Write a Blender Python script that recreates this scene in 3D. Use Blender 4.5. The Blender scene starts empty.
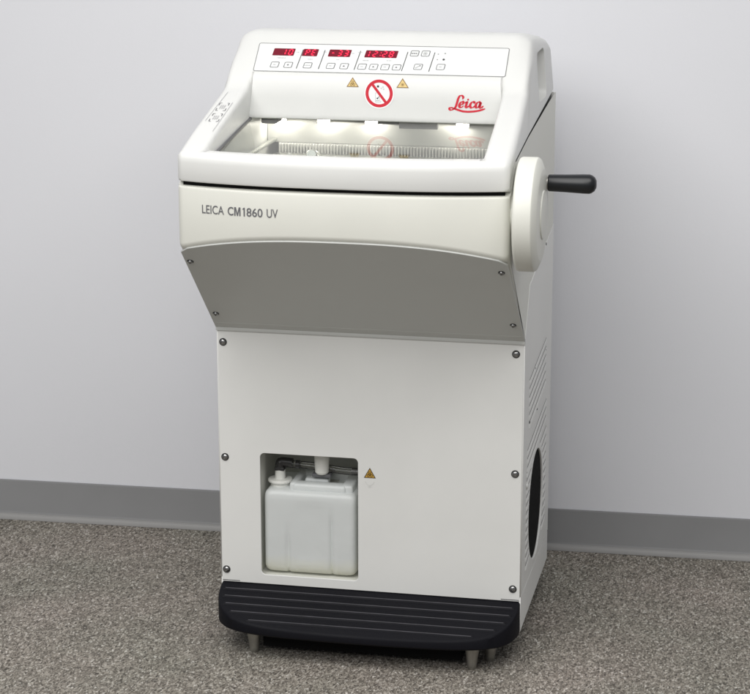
import bpy, bmesh, math, random
from math import sin, cos, pi, radians, sqrt, atan2
from mathutils import Vector, Matrix
random.seed(4)
S = bpy.context.scene
C = S.collection
R = radians

# ------------------------------------------------------------------ materials
def mat(name, col, rough=.5, metal=0, spec=.5, coat=0, bump=0, bscale=400, var=0, vscale=6, emit=None, estr=0):
    m = bpy.data.materials.new(name); m.use_nodes = True
    nt = m.node_tree; b = nt.nodes['Principled BSDF']
    b.inputs['Base Color'].default_value = (*col, 1)
    b.inputs['Roughness'].default_value = rough
    b.inputs['Metallic'].default_value = metal
    b.inputs['Specular IOR Level'].default_value = spec
    b.inputs['Coat Weight'].default_value = coat
    tc = nt.nodes.new('ShaderNodeTexCoord')
    if var:
        n = nt.nodes.new('ShaderNodeTexNoise'); n.inputs['Scale'].default_value = vscale; n.inputs['Detail'].default_value = 6
        nt.links.new(tc.outputs['Object'], n.inputs['Vector'])
        mr = nt.nodes.new('ShaderNodeMapRange'); mr.inputs['From Min'].default_value = .3; mr.inputs['From Max'].default_value = .7
        mr.inputs['To Min'].default_value = 1-var; mr.inputs['To Max'].default_value = 1+var
        nt.links.new(n.outputs['Fac'], mr.inputs['Value'])
        mx = nt.nodes.new('ShaderNodeVectorMath'); mx.operation = 'SCALE'
        mx.inputs[0].default_value = col
        nt.links.new(mr.outputs['Result'], mx.inputs['Scale'])
        nt.links.new(mx.outputs['Vector'], b.inputs['Base Color'])
        mr2 = nt.nodes.new('ShaderNodeMapRange'); mr2.inputs['From Min'].default_value = .3; mr2.inputs['From Max'].default_value = .7
        mr2.inputs['To Min'].default_value = rough*.88; mr2.inputs['To Max'].default_value = min(1, rough*1.12)
        nt.links.new(n.outputs['Fac'], mr2.inputs['Value'])
        nt.links.new(mr2.outputs['Result'], b.inputs['Roughness'])
    if bump:
        n2 = nt.nodes.new('ShaderNodeTexNoise'); n2.inputs['Scale'].default_value = bscale; n2.inputs['Detail'].default_value = 3
        nt.links.new(tc.outputs['Object'], n2.inputs['Vector'])
        bp = nt.nodes.new('ShaderNodeBump'); bp.inputs['Strength'].default_value = bump; bp.inputs['Distance'].default_value = .001
        nt.links.new(n2.outputs['Fac'], bp.inputs['Height'])
        nt.links.new(bp.outputs['Normal'], b.inputs['Normal'])
    if emit:
        b.inputs['Emission Color'].default_value = (*emit, 1); b.inputs['Emission Strength'].default_value = estr
    return m

M = {}
M['cover'] = mat('white_moulded_plastic', (.68, .682, .665), .38, var=.02, bump=.05, bscale=700)
M['cream'] = mat('cream_moulded_plastic', (.69, .69, .635), .42, var=.02, bump=.05, bscale=700)
M['sheet'] = mat('white_powder_coat', (.77, .77, .75), .45, var=.025, bump=.12, bscale=900)
M['grey'] = mat('grey_powder_coat', (.56, .57, .55), .5, var=.03, bump=.12, bscale=900)
M['black'] = mat('black_tread_plastic', (.004, .004, .0065), .6, spec=.16, var=.12, bump=.25, bscale=500)
M['rib'] = mat('scuffed_tread_rib', (.055, .053, .062), .5, var=.3, vscale=40)
M['dark'] = mat('black_rubber', (.008, .008, .008), .9, spec=.08)
M['handle'] = mat('black_bakelite', (.007, .008, .010), .36, bump=.1, bscale=600)
M['steel'] = mat('screw_steel', (.32, .32, .32), .28, metal=1)
M['chrome'] = mat('chamber_steel', (.62, .63, .60), .28, metal=1, var=.05)
M['foot'] = mat('foot_zinc', (.36, .35, .32), .36, metal=.8, var=.12, vscale=60)
M['inner'] = mat('compartment_liner', (.66, .66, .61), .55, var=.04)
M['chamber'] = mat('chamber_liner', (.75, .755, .745), .35, var=.03)
M['overlay'] = mat('panel_foil', (.72, .73, .72), .42, var=.01)
M['line'] = mat('print_grey', (.13, .13, .14), .5)
M['slot'] = mat('slot_shadow_grey', (.16, .16, .16), .6)
M['emboss'] = mat('embossed_print', (.62, .62, .60), .5)
M['faint'] = mat('print_light_grey', (.36, .36, .37), .5)
M['ink'] = mat('print_dark', (.05, .05, .055), .5)
M['redled_off'] = mat('display_window_red', (.17, .008, .022), .25)
M['redled'] = mat('lit_segment_red', (.9, .02, .05), .4, emit=(1, .015, .06), estr=1.3)
M['red'] = mat('print_red', (.58, .015, .035), .45)
M['white'] = mat('sticker_white', (.84, .84, .84), .35)
M['yellow'] = mat('sticker_yellow', (.80, .60, .26), .45)
M['amber'] = mat('sticker_amber', (.62, .36, .05), .45)
M['tan'] = mat('sticker_outline_tan', (.28, .17, .06), .5)
M['brown'] = mat('sticker_outline', (.07, .045, .02), .5)
M['screwpit'] = mat('screw_washer_black', (.02, .02, .02), .5)
M['elbow'] = mat('dark_grey_fitting', (.030, .030, .030), .35)
M['lamp'] = mat('lit_lamp', (1, 1, 1), .5, emit=(1, .93, .82), estr=22)
M['capw'] = mat('white_cap_plastic', (.78, .78, .74), .45)

def m_glass(name, tint, refl=1.0, rough=.0):
    m = bpy.data.materials.new(name); m.use_nodes = True; nt = m.node_tree
    nt.nodes.clear()
    out = nt.nodes.new('ShaderNodeOutputMaterial'); mx = nt.nodes.new('ShaderNodeMixShader')
    tr = nt.nodes.new('ShaderNodeBsdfTransparent'); tr.inputs['Color'].default_value = (*tint, 1)
    gl = nt.nodes.new('ShaderNodeBsdfGlossy'); gl.inputs['Roughness'].default_value = rough
    fr = nt.nodes.new('ShaderNodeFresnel'); fr.inputs['IOR'].default_value = 1.5
    nt.links.new(fr.outputs[0], mx.inputs[0]); nt.links.new(tr.outputs[0], mx.inputs[1]); nt.links.new(gl.outputs[0], mx.inputs[2])
    nt.links.new(mx.outputs[0], out.inputs[0]); return m
M['glass'] = m_glass('window_glass', (.93, .96, .94))
M['hose'] = m_glass('clear_hose', (.96, .96, .94), rough=.14)

def m_poly():
    m = bpy.data.materials.new('translucent_polyethylene'); m.use_nodes = True; nt = m.node_tree; L_ = nt.links.new
    b = nt.nodes['Principled BSDF']; b.inputs['Roughness'].default_value = .36
    out = nt.nodes['Material Output']
    tc = nt.nodes.new('ShaderNodeTexCoord'); sx = nt.nodes.new('ShaderNodeSeparateXYZ'); L_(tc.outputs['Object'], sx.inputs[0])
    n = nt.nodes.new('ShaderNodeTexNoise'); n.inputs['Scale'].default_value = 22; L_(tc.outputs['Object'], n.inputs['Vector'])
    # yellowed residue pooled in the bottom of the bottle
    ad = nt.nodes.new('ShaderNodeMath'); ad.operation = 'MULTIPLY_ADD'; ad.inputs[1].default_value = .02; L_(n.outputs['Fac'], ad.inputs[0]); L_(sx.outputs['Z'], ad.inputs[2])
    mr = nt.nodes.new('ShaderNodeMapRange'); mr.inputs['From Min'].default_value = .158; mr.inputs['From Max'].default_value = .185; L_(ad.outputs[0], mr.inputs['Value'])
    cm_ = nt.nodes.new('ShaderNodeMix'); cm_.data_type = 'RGBA'; cm_.inputs[6].default_value = (.88, .88, .77, 1); cm_.inputs[7].default_value = (.90, .925, .92, 1); L_(mr.outputs[0], cm_.inputs[0])
    L_(cm_.outputs[2], b.inputs['Base Color'])
    t = nt.nodes.new('ShaderNodeBsdfTranslucent'); L_(cm_.outputs[2], t.inputs['Color'])
    tr = nt.nodes.new('ShaderNodeBsdfTransparent')
    m1 = nt.nodes.new('ShaderNodeMixShader'); m1.inputs[0].default_value = .25; L_(b.outputs[0], m1.inputs[1]); L_(t.outputs[0], m1.inputs[2])
    m2 = nt.nodes.new('ShaderNodeMixShader'); L_(m1.outputs[0], m2.inputs[1]); L_(tr.outputs[0], m2.inputs[2])
    m2.inputs[0].default_value = .11
    L_(m2.outputs[0], out.inputs[0])
    bp = nt.nodes.new('ShaderNodeBump'); bp.inputs['Strength'].default_value = .35; bp.inputs['Distance'].default_value = .004
    L_(n.outputs['Fac'], bp.inputs['Height']); L_(bp.outputs[0], b.inputs['Normal'])
    return m
M['poly'] = m_poly()

def m_floor():
    m = bpy.data.materials.new('speckled_floor'); m.use_nodes = True; nt = m.node_tree
    b = nt.nodes['Principled BSDF']; b.inputs['Roughness'].default_value = .75; b.inputs['Specular IOR Level'].default_value = .25
    tc = nt.nodes.new('ShaderNodeTexCoord')
    def ramp(stops, inter='LINEAR'):
        r = nt.nodes.new('ShaderNodeValToRGB'); e = r.color_ramp; e.interpolation = inter
        e.elements[0].position = stops[0][0]; e.elements[0].color = (*stops[0][1], 1)
        e.elements[1].position = stops[-1][0]; e.elements[1].color = (*stops[-1][1], 1)
        for p_, c_ in stops[1:-1]:
            el = e.elements.new(p_); el.color = (*c_, 1)
        return r
    v = nt.nodes.new('ShaderNodeTexVoronoi'); v.inputs['Scale'].default_value = 350
    # warp so chips are irregular
    nz = nt.nodes.new('ShaderNodeTexNoise'); nz.inputs['Scale'].default_value = 120; nz.inputs['Detail'].default_value = 2
    an = nt.nodes.new('ShaderNodeMapping'); an.inputs['Scale'].default_value = (1, .5, 1); nt.links.new(tc.outputs['Object'], an.inputs['Vector'])
    nt.links.new(an.outputs[0], nz.inputs['Vector'])
    mad = nt.nodes.new('ShaderNodeVectorMath'); mad.operation = 'MULTIPLY_ADD'
    mad.inputs[1].default_value = (.008, .008, .008)
    nt.links.new(nz.outputs['Color'], mad.inputs[0]); nt.links.new(an.outputs[0], mad.inputs[2])
    nt.links.new(mad.outputs[0], v.inputs['Vector'])
    sep = nt.nodes.new('ShaderNodeSeparateColor'); nt.links.new(v.outputs['Color'], sep.inputs[0])
    r1 = ramp([(0, (.035, .030, .026)), (.22, (.10, .088, .074)), (.5, (.215, .192, .162)), (.78, (.34, .31, .265)), (.93, (.50, .47, .42)), (1, (.78, .75, .70))])
    nt.links.new(sep.outputs[0], r1.inputs[0])
    v2 = nt.nodes.new('ShaderNodeTexVoronoi'); v2.inputs['Scale'].default_value = 420
    nt.links.new(mad.outputs[0], v2.inputs['Vector'])
    sep2 = nt.nodes.new('ShaderNodeSeparateColor'); nt.links.new(v2.outputs['Color'], sep2.inputs[0])
    r2 = ramp([(0, (.05, .045, .04)), (.5, (.20, .18, .155)), (1, (.50, .465, .41))])
    nt.links.new(sep2.outputs[1], r2.inputs[0])
    mx = nt.nodes.new('ShaderNodeMix'); mx.data_type = 'RGBA'; mx.inputs[0].default_value = .42
    nt.links.new(r1.outputs[0], mx.inputs[6]); nt.links.new(r2.outputs[0], mx.inputs[7])
    # broad wear: slightly warmer / greener clouds
    n3 = nt.nodes.new('ShaderNodeTexNoise'); n3.inputs['Scale'].default_value = 3.5; n3.inputs['Detail'].default_value = 5
    nt.links.new(tc.outputs['Object'], n3.inputs['Vector'])
    r3 = ramp([(.3, (.83, .86, .84)), (.7, (1.02, .99, 1.0))])
    nt.links.new(n3.outputs['Fac'], r3.inputs[0])
    mul = nt.nodes.new('ShaderNodeMix'); mul.data_type = 'RGBA'; mul.blend_type = 'MULTIPLY'; mul.inputs[0].default_value = 1
    nt.links.new(mx.outputs[2], mul.inputs[6]); nt.links.new(r3.outputs[0], mul.inputs[7])
    nt.links.new(mul.outputs[2], b.inputs['Base Color'])
    bp = nt.nodes.new('ShaderNodeBump'); bp.inputs['Strength'].default_value = .5; bp.inputs['Distance'].default_value = .002
    nt.links.new(v.outputs['Distance'], bp.inputs['Height']); nt.links.new(bp.outputs[0], b.inputs['Normal'])
    return m
M['floor'] = m_floor()
M['wall'] = mat('painted_wall', (.735, .74, .775), .75, var=.012, vscale=1.5, bump=.15, bscale=160)
M['base'] = mat('rubber_cove', (.225, .225, .228), .5, var=.05, vscale=4)
M['baselip'] = mat('rubber_cove_toe', (.30, .295, .29), .5, var=.05, vscale=4)

# ------------------------------------------------------------------ helpers
def link(name, bm, m, parent=None, smooth=True, ang=32, recalc=True, doubles=True):
    if doubles: bmesh.ops.remove_doubles(bm, verts=bm.verts, dist=1e-6)
    if recalc: bmesh.ops.recalc_face_normals(bm, faces=bm.faces)
    me = bpy.data.meshes.new(name); bm.to_mesh(me); bm.free()
    if smooth:
        me.shade_smooth(); me.set_sharp_from_angle(angle=R(ang))
    for mm in (m if isinstance(m, list) else [m]): me.materials.append(mm)
    o = bpy.data.objects.new(name, me); C.objects.link(o)
    if parent: o.parent = parent
    return o
def box(bm, x0, x1, y0, y1, z0, z1, bev=0, seg=2, mtx=None):
    t = bmesh.new(); bmesh.ops.create_cube(t, size=1)
    bmesh.ops.scale(t, vec=(x1-x0, y1-y0, z1-z0), verts=t.verts)
    if bev: bmesh.ops.bevel(t, geom=list(t.edges), offset=bev, segments=seg, affect='EDGES', profile=.5)
    bmesh.ops.translate(t, vec=((x0+x1)/2, (y0+y1)/2, (z0+z1)/2), verts=t.verts)
    if mtx is not None: bmesh.ops.transform(t, matrix=mtx, verts=t.verts)
    merge(bm, t)
def merge(bm, t):
    me = bpy.data.meshes.new('tmp'); t.to_mesh(me); t.free(); bm.from_mesh(me); bpy.data.meshes.remove(me)
def lathe(bm, prof, seg=48, mtx=None, flute=None):
    """prof: (axial, radius) along +Z; mtx places it."""
    t = bmesh.new(); rings = []
    for a, r in prof:
        if r < 1e-6: rings.append([t.verts.new((0, 0, a))])
        else:
            ring = []
            for i in range(seg):
                rr = r*(1-(flute if (flute and i % 2) else 0))
                ring.append(t.verts.new((rr*cos(2*pi*i/seg), rr*sin(2*pi*i/seg), a)))
            rings.append(ring)
    for A, B in zip(rings, rings[1:]):
        for i in range(seg):
            j = (i+1) % seg
            if len(A) == 1 and len(B) == 1: continue
            if len(A) == 1: t.faces.new((A[0], B[i], B[j]))
            elif len(B) == 1: t.faces.new((A[i], A[j], B[0]))
            else: t.faces.new((A[i], A[j], B[j], B[i]))
    if mtx is not None: bmesh.ops.transform(t, matrix=mtx, verts=t.verts)
    merge(bm, t)
def tube(bm, pts, r, seg=16, caps=True):
    pts = [Vector(p) for p in pts]; rings = []
    rr = r if isinstance(r, (list, tuple)) else [r]*len(pts)
    up = None
    for i, p in enumerate(pts):
        d = (pts[min(i+1, len(pts)-1)]-pts[max(i-1, 0)]).normalized()
        if up is None: up = Vector((0, 0, 1)) if abs(d.z) < .9 else Vector((0, 1, 0))
        s = d.cross(up).normalized(); up = s.cross(d).normalized()
        rings.append([bm.verts.new(p+rr[i]*(cos(2*pi*k/seg)*s+sin(2*pi*k/seg)*up)) for k in range(seg)])
    for A, B in zip(rings, rings[1:]):
        for k in range(seg): bm.faces.new((A[k], A[(k+1) % seg], B[(k+1) % seg], B[k]))
    if caps: bm.faces.new(rings[0][::-1]); bm.faces.new(rings[-1])
def catmull(P, n=8):
    out = []
    for i in range(len(P)-1):
        p0, p1, p2, p3 = P[max(i-1, 0)], P[i], P[i+1], P[min(i+2, len(P)-1)]
        for k in range(n):
            t = k/n
            out.append(tuple(.5*((2*b)+(-a+c)*t+(2*a-5*b+4*c-d)*t*t+(-a+3*b-3*c+d)*t**3) for a, b, c, d in zip(p0, p1, p2, p3)))
    out.append(tuple(P[-1])); return out
def rrect(x0, x1, y0, y1, r, n=6, skew=0):
    pts = []
    for cx, cy, a0 in ((x1-r, y1-r, 0), (x0+r, y1-r, 90), (x0+r, y0+r, 180), (x1-r, y0+r, 270)):
        for k in range(n+1):
            a = R(a0+90*k/n); pts.append((cx+r*cos(a), cy+r*sin(a)))
    return [(x+skew*(y-y0), y) for x, y in pts]
def circle(cx, cy, r, n=48): return [(cx+r*cos(2*pi*k/n), cy+r*sin(2*pi*k/n)) for k in range(n)]
def plate(bm, loops, th, mtx, bev=0):
    """flat 2D outline(s) (holes allowed) extruded th/2 each side, placed by mtx"""
    cu = bpy.data.curves.new('tmp', 'CURVE'); cu.dimensions = '2D'; cu.fill_mode = 'BOTH'
    cu.extrude = max(th/2-bev, 0); cu.bevel_depth = bev; cu.bevel_resolution = 2; cu.offset = -bev
    for lp in loops:
        sp = cu.splines.new('POLY'); sp.points.add(len(lp)-1)
        for i, (x, y) in enumerate(lp): sp.points[i].co = (x, y, 0, 1)
        sp.use_cyclic_u = True
    curve_to(bm, cu, mtx)
def curve_to(bm, cu, mtx):
    o = bpy.data.objects.new('tmp', cu); C.objects.link(o)
    dg = bpy.context.evaluated_depsgraph_get(); dg.update()
    me = bpy.data.meshes.new_from_object(o.evaluated_get(dg)); me.transform(mtx)
    bm.from_mesh(me); bpy.data.meshes.remove(me); bpy.data.objects.remove(o); bpy.data.curves.remove(cu)
def text(bm, s, mtx, size, xs=1, bold=0, align='LEFT', space=1):
    cu = bpy.data.curves.new('tmp', 'FONT'); cu.body = s; cu.size = size; cu.align_x = align; cu.offset = bold; cu.space_character = space
    cu.resolution_u = 4
    curve_to(bm, cu, mtx @ Matrix.Diagonal((xs, 1, 1, 1)))
def frame(O, X, Y):
    X = Vector(X).normalized(); Y = Vector(Y).normalized(); Z = X.cross(Y).normalized()
    return Matrix(((X.x, Y.x, Z.x, O[0]), (X.y, Y.y, Z.y, O[1]), (X.z, Y.z, Z.z, O[2]), (0, 0, 0, 1)))
def up(m, d): return m @ Matrix.Translation((0, 0, d))
def seg2(a, b, w):
    d = Vector((b[0]-a[0], b[1]-a[1])).normalized()*w/2; n = Vector((-d.y, d.x))
    return [(a[0]+n.x, a[1]+n.y), (a[0]-n.x, a[1]-n.y), (b[0]-n.x, b[1]-n.y), (b[0]+n.x, b[1]+n.y)]
def poly(bm, pts, mtx):
    bm.faces.new([bm.verts.new(mtx @ Vector((x, y, 0))) for x, y in pts])
def ring(bm, outer, inner, mtx):
    A = [bm.verts.new(mtx @ Vector((x, y, 0))) for x, y in outer]; B = [bm.verts.new(mtx @ Vector((x, y, 0))) for x, y in inner]
    n = len(A)
    for i in range(n): bm.faces.new((A[i], A[(i+1) % n], B[(i+1) % n], B[i]))
def pen(bm, P, mtx, wmin, wmax, ang=35, n=8):
    """calligraphic stroke of a broad pen held at ang degrees"""
    Q = catmull(P, n); L, Rr = [], []
    N = len(Q)
    for i, q in enumerate(Q):
        a = Q[max(i-1, 0)]; b = Q[min(i+1, N-1)]
        dx, dy = b[0]-a[0], b[1]-a[1]; l = math.hypot(dx, dy) or 1; dx /= l; dy /= l
        th = atan2(dy, dx)-R(ang); w = wmin+(wmax-wmin)*abs(sin(th))
        t = i/(N-1); w *= min(1, .45+6*min(t, 1-t)); w /= 2
        L.append(bm.verts.new(mtx @ Vector((q[0]-dy*w, q[1]+dx*w, 0)))); Rr.append(bm.verts.new(mtx @ Vector((q[0]+dy*w, q[1]-dx*w, 0))))
    for i in range(N-1): bm.faces.new((L[i], L[i+1], Rr[i+1], Rr[i]))
def setp(o, **k):
    for a, b in k.items(): o[a] = b
    return o
def empty(name, loc, label, cat):
    o = bpy.data.objects.new(name, None); C.objects.link(o); o.location = loc; o['label'] = label; o['category'] = cat
    o.empty_display_size = .1
    return o
def sm(a, b, x):
    t = max(0, min(1, (x-a)/(b-a))); return t*t*(3-2*t)

# ------------------------------------------------------------------ the setting
bm = bmesh.new()
box(bm, -6, 6, -9, 1.2, -.05, 0)
setp(link('floor', bm, M['floor'], smooth=False), kind='structure', label='speckled brown and grey carpeted floor')
WA = math.atan(.0277)
WM = Matrix.Translation((0, .636, 0)) @ Matrix.Rotation(WA, 4, 'Z')
bm = bmesh.new(); box(bm, -6, 6, .006, .15, -.02, 3.2, mtx=WM)
setp(link('wall', bm, M['wall'], smooth=False), kind='structure', label='plain pale grey blue painted wall')
bm = bmesh.new()
# cove base: profile with a flared toe
prof = [(.005, .094), (.001, .0935), (0, .091), (0, .018), (-.002, .0145)]
def extr(bm, prof, x0, x1, mtx, close=True):
    A = [bm.verts.new(mtx @ Vector((x0, y, z))) for y, z in prof]; B = [bm.verts.new(mtx @ Vector((x1, y, z))) for y, z in prof]
    for i in range(len(A) if close else len(A)-1):
        j = (i+1) % len(A); bm.faces.new((A[i], A[j], B[j], B[i]))
    if close: bm.faces.new(A); bm.faces.new(B[::-1])
extr(bm, prof+[(.005, .0145)], -6, 6, WM)
bb = link('baseboard', bm, M['base']); bb['kind'] = 'structure'
bm = bmesh.new(); extr(bm, [(.004, .0142), (-.002, .0142), (-.008, .011), (-.011, .005), (-.0115, .0006), (.004, .0006)], -6, 6, WM)
o = link('baseboard_toe', bm, M['baselip'], bb)

# ------------------------------------------------------------------ the machine
K = empty('laboratory_cryostat', (0, .2, 0), 'tall white floor standing laboratory cryostat with red digital displays and black handwheel grip', 'cryostat')
KP = []
def kp(o): KP.append(o); return o
def part(name, bm, m, parent=None, **k):
    o = link(name, bm, m, parent, **k)
    if parent is None: KP.append(o)
    return o

def bulge(x): return .038*(1-min(1, abs(x)/.3)**2.6)
def bw(y): return max(0, min(1, (-.03-y)/.17))

# ---- moulded top cover -------------------------------------------------
sl = .284
def Cz(y): return 1.0205+(y+.228)*sl
front = [(-.200, .967), (-.240, .967), (-.2437, .9685), (-.245, .972), (-.245, 1.002), (-.2442, 1.009), (-.241, 1.0155), (-.2355, 1.0192), (-.228, 1.0205)]
mid = front+[(-.204, 1.0195), (-.195, 1.0175), (-.1905, 1.013), (-.189, 1.006), (-.188, .992)]
G0, G1 = (-.188, .992), (.072, 1.0375)
NG = 9
gap_start = len(mid)-1
mid += [(G0[0]+(G1[0]-G0[0])*k/NG, G0[1]+(G1[1]-G0[1])*k/NG) for k in range(1, NG+1)]
gap_end = len(mid)-1
mid += [(.0665, 1.0385), (.0635, 1.0400), (.0622, 1.043), (.0622, 1.048), (.0640, 1.078), (.0660, 1.116), (.069, 1.1208), (.0766, 1.126)]
nchk = len(mid)-len(front)-1     # cheek points replacing everything between front and the join
ys = [-.2245+(.040+.2245)*k/(nchk-5) for k in range(nchk-4)]
chk = front+[(y, Cz(y)) for y in ys]+[(.0475, 1.0995), (.0545, 1.1045), (.061, 1.1105), (.0675, 1.1175)][:4]+[(.0766, 1.126)]
while len(chk) > len(mid): chk.pop(len(front)+3)
while len(chk) < len(mid): chk.insert(len(front), ((chk[len(front)-1][0]+chk[len(front)][0])/2, (chk[len(front)-1][1]+chk[len(front)][1])/2))
tail = [(.100, .126-.126+1.126+(.100-.0766)*6/7), (.1335, 1.1747), (.1480, 1.1868), (.1535, 1.1908), (.160, 1.1938), (.168, 1.1957), (.180, 1.1964), (.21, 1.1955), (.29, 1.187), (.365, 1.1775), (.388, 1.1735), (.407, 1.166), (.421, 1.153), (.429, 1.136), (.432, 1.115), (.432, 1.062)]
mid += tail; chk += tail
def inset(P, d):
    out = []
    for i, p in enumerate(P):
        a = P[max(i-1, 0)]; b = P[min(i+1, len(P)-1)]
        dx, dy = b[0]-a[0], b[1]-a[1]; l = math.hypot(dx, dy) or 1
        nx, ny = dy/l, -dx/l     # interior is to the right of travel
        out.append((p[0]+nx*d, p[1]+ny*d))
    out[0] = P[0]; out[1] = (P[1][0]+d, P[1][1]); out[-1] = (P[-1][0]-d, P[-1][1])
    return out
HW = .2462; RS = .011; RC = .012
def cover_profile(a):
    if a <= HW+1e-6: P = list(mid)
    else:
        P = list(chk)
        if a < HW+.003+RC:
            u = RC-(a-HW-.003); d = RC-sqrt(max(0, RC*RC-u*u))
            n0 = len(front); n1 = len(P)-len(tail)-1
            P = [(y, z-d) if n0 <= i < n1 else (y, z) for i, (y, z) in enumerate(P)]
    if a > .3-RS:
        u = a-(.3-RS); P = inset(P, RS-sqrt(max(0, RS*RS-u*u)))
    # rounded shoulder of the hood in front view
    RH = .045; u = a-(.3-RH)
    if u > 0:
        d = (RH-sqrt(max(0, RH*RH-u*u)))*.62
        P = [(y, z-d*sm(1.13, 1.185, z)) for y, z in P]
    return P
st = [0, .03, .06, .09, .12, .15, .175, .2, .22, .232, HW, HW+.003, HW+.0045, HW+.007, HW+.010, HW+.015, .2645, .27, .277, .284, .289, .291, .293, .295, .297, .2985, .2995, .3]
xs = [-a for a in st[:0:-1]]+st
bm = bmesh.new(); rows = []
for x in xs:
    P = cover_profile(abs(x)); row = []
    for y, z in P:
        yy = y-bulge(x)*bw(y); xx = x*(1-.034*sm(1.02, 1.12, z)-.0*z)
        row.append(bm.verts.new((xx, yy, z)))
    rows.append(row)
for k in range(len(rows)-1):
    opening = max(abs(xs[k]), abs(xs[k+1])) <= HW+1e-6
    for i in range(len(mid)-1):
        if opening and gap_start <= i < gap_end: continue
        bm.faces.new((rows[k][i], rows[k][i+1], rows[k+1][i+1], rows[k+1][i]))
# side walls: cap profile with the split line closing it below
split = [(.432, 1.062), (.30, 1.053), (.0, 1.030), (-.165, 1.0115), (-.190, 1.003), (-.212, .988), (-.228, .972)]
for row, s in ((rows[0], -1), (rows[-1], 1)):
    lo = [bm.verts.new((s*.3*(1-.034*sm(1.02, 1.12, z)), y+.0, z)) for y, z in split[1:]]
    bm.faces.new(row[1:]+lo if s > 0 else (row[1:]+lo)[::-1])
# back wall
bm.faces.new([r[-1] for r in rows])
bmesh.ops.triangulate(bm, faces=[f for f in bm.faces if len(f.verts) > 4])
cover = part('top_cover', bm, M['cover'], ang=38)
# grip pocket in the side: cut with an elongated capsule
bm = bmesh.new(); box(bm, -.018, .03, -.058, .058, -.048, .048, .0165, 5)
bmesh.ops.transform(bm, matrix=Matrix.Translation((.291, .245, 1.112)) @ Matrix.Shear('XZ', 4, (0, 0)) , verts=bm.verts)
cut = link('cutter', bm, M['cover'])
md = cover.modifiers.new('b', 'BOOLEAN'); md.operation = 'DIFFERENCE'; md.object = cut; md.solver = 'EXACT'
dg = bpy.context.evaluated_depsgraph_get(); dg.update()
nm = bpy.data.meshes.new_from_object(cover.evaluated_get(dg))
if len(nm.vertices) > 500:
    old = cover.data; cover.modifiers.clear(); nm.shade_smooth(); nm.set_sharp_from_angle(angle=R(38)); cover.data = nm; nm.name = 'top_cover'
else: cover.modifiers.clear()
bpy.data.objects.remove(cut)
bm = bmesh.new(); box(bm, .272, .284, .192, .222, 1.117, 1.130, .002)
part('grip_latch', bm, M['dark'], cover)

# ---- cream upper housing ------------------------------------------------
gs = .205/.245
hp = [(.43, 1.0570), (.30, 1.0487), (0, 1.0262), (-.165, 1.0078), (-.188, .9975), (-.208, .978), (-.222, .964), (-.232, .959), (-.2405, .958), (-.2442, .9565), (-.245, .953), (-.245, .90), (-.245, .852), (-.2443, .8475), (-.241, .843)]
low = [(-.235, .839), (0.002, .645), (.002, .64), (.43, .64)]
bm = bmesh.new(); rows = []
hst = [0, .03, .06, .09, .12, .15, .175, .2, .22, .24, .255, .27, .28, .287, .291, .294, .2965, .2985, .2996, .3]
hx = [-a for a in hst[:0:-1]]+hst
def hprof(a):
    P = []
    u = a-(.3-RS); d = RS-sqrt(max(0, RS*RS-u*u)) if u > 0 else 0
    B = bulge(a)
    for i, (y, z) in enumerate(hp):
        yy = y-B*bw(y); zz = z
        if i >= 11: zz = z+B*gs*(1 if i > 11 else .5)      # lower edge follows the sloped plane
        if i >= 8: yy += d
        P.append((yy, zz+(d*.8 if i > 11 else 0)))
    y, z = low[0]; P.append((P[-1][0]+.006, P[-1][1]-.0045)); P += low[1:]
    return P
for x in hx: rows.append([bm.verts.new((x, y, z)) for y, z in hprof(abs(x))])
for k in range(len(rows)-1):
    for i in range(3, len(rows[0])-1): bm.faces.new((rows[k][i], rows[k][i+1], rows[k+1][i+1], rows[k+1][i]))
bm.faces.new(rows[0][::-1]); bm.faces.new(rows[-1])
bmesh.ops.triangulate(bm, faces=[f for f in bm.faces if len(f.verts) > 4])
housing = part('upper_housing', bm, M['cream'], ang=38)
# dark seal in the gap between cover and housing
bm = bmesh.new(); 
A = [(-.292, -.215), (.292, -.215)]
N = 24; v0 = []; 
for k in range(N+1):
    x = -.291+.582*k/N; y = -.232-bulge(x)*.95
    v0.append((x, y))
for z0, z1 in ((.9575, .9675),):
    a = [bm.verts.new((x, y, z0)) for x, y in v0]; b = [bm.verts.new((x, y, z1)) for x, y in v0]
    for k in range(N): bm.faces.new((a[k], a[k+1], b[k+1], b[k]))
part('seam_gasket', bm, M['dark']); bm = bmesh.new()
for s in (-1, 1):
    bm = bmesh.new()
    sp = [(-.232, .955), (-.215, .968), (-.19, .994), (-.165, 1.004), (0, 1.022), (.3, 1.045), (.43, 1.053)]
    a = [bm.verts.new((s*.291, y, z-.012)) for y, z in sp]; b = [bm.verts.new((s*.291, y, z+.018)) for y, z in sp]
    for k in range(len(sp)-1): bm.faces.new((a[k], a[k+1], b[k+1], b[k]))
    part('side_seam_gasket', bm, M['slot'])

# ---- sloped grey panel ---------------------------------------------------
GM = frame((0, -.245, .845), (1, 0, 0), (0, .245, -.205)); GM = frame((0, -.245, .845), (1, 0, 0), (0, -.245, .205))
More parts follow.
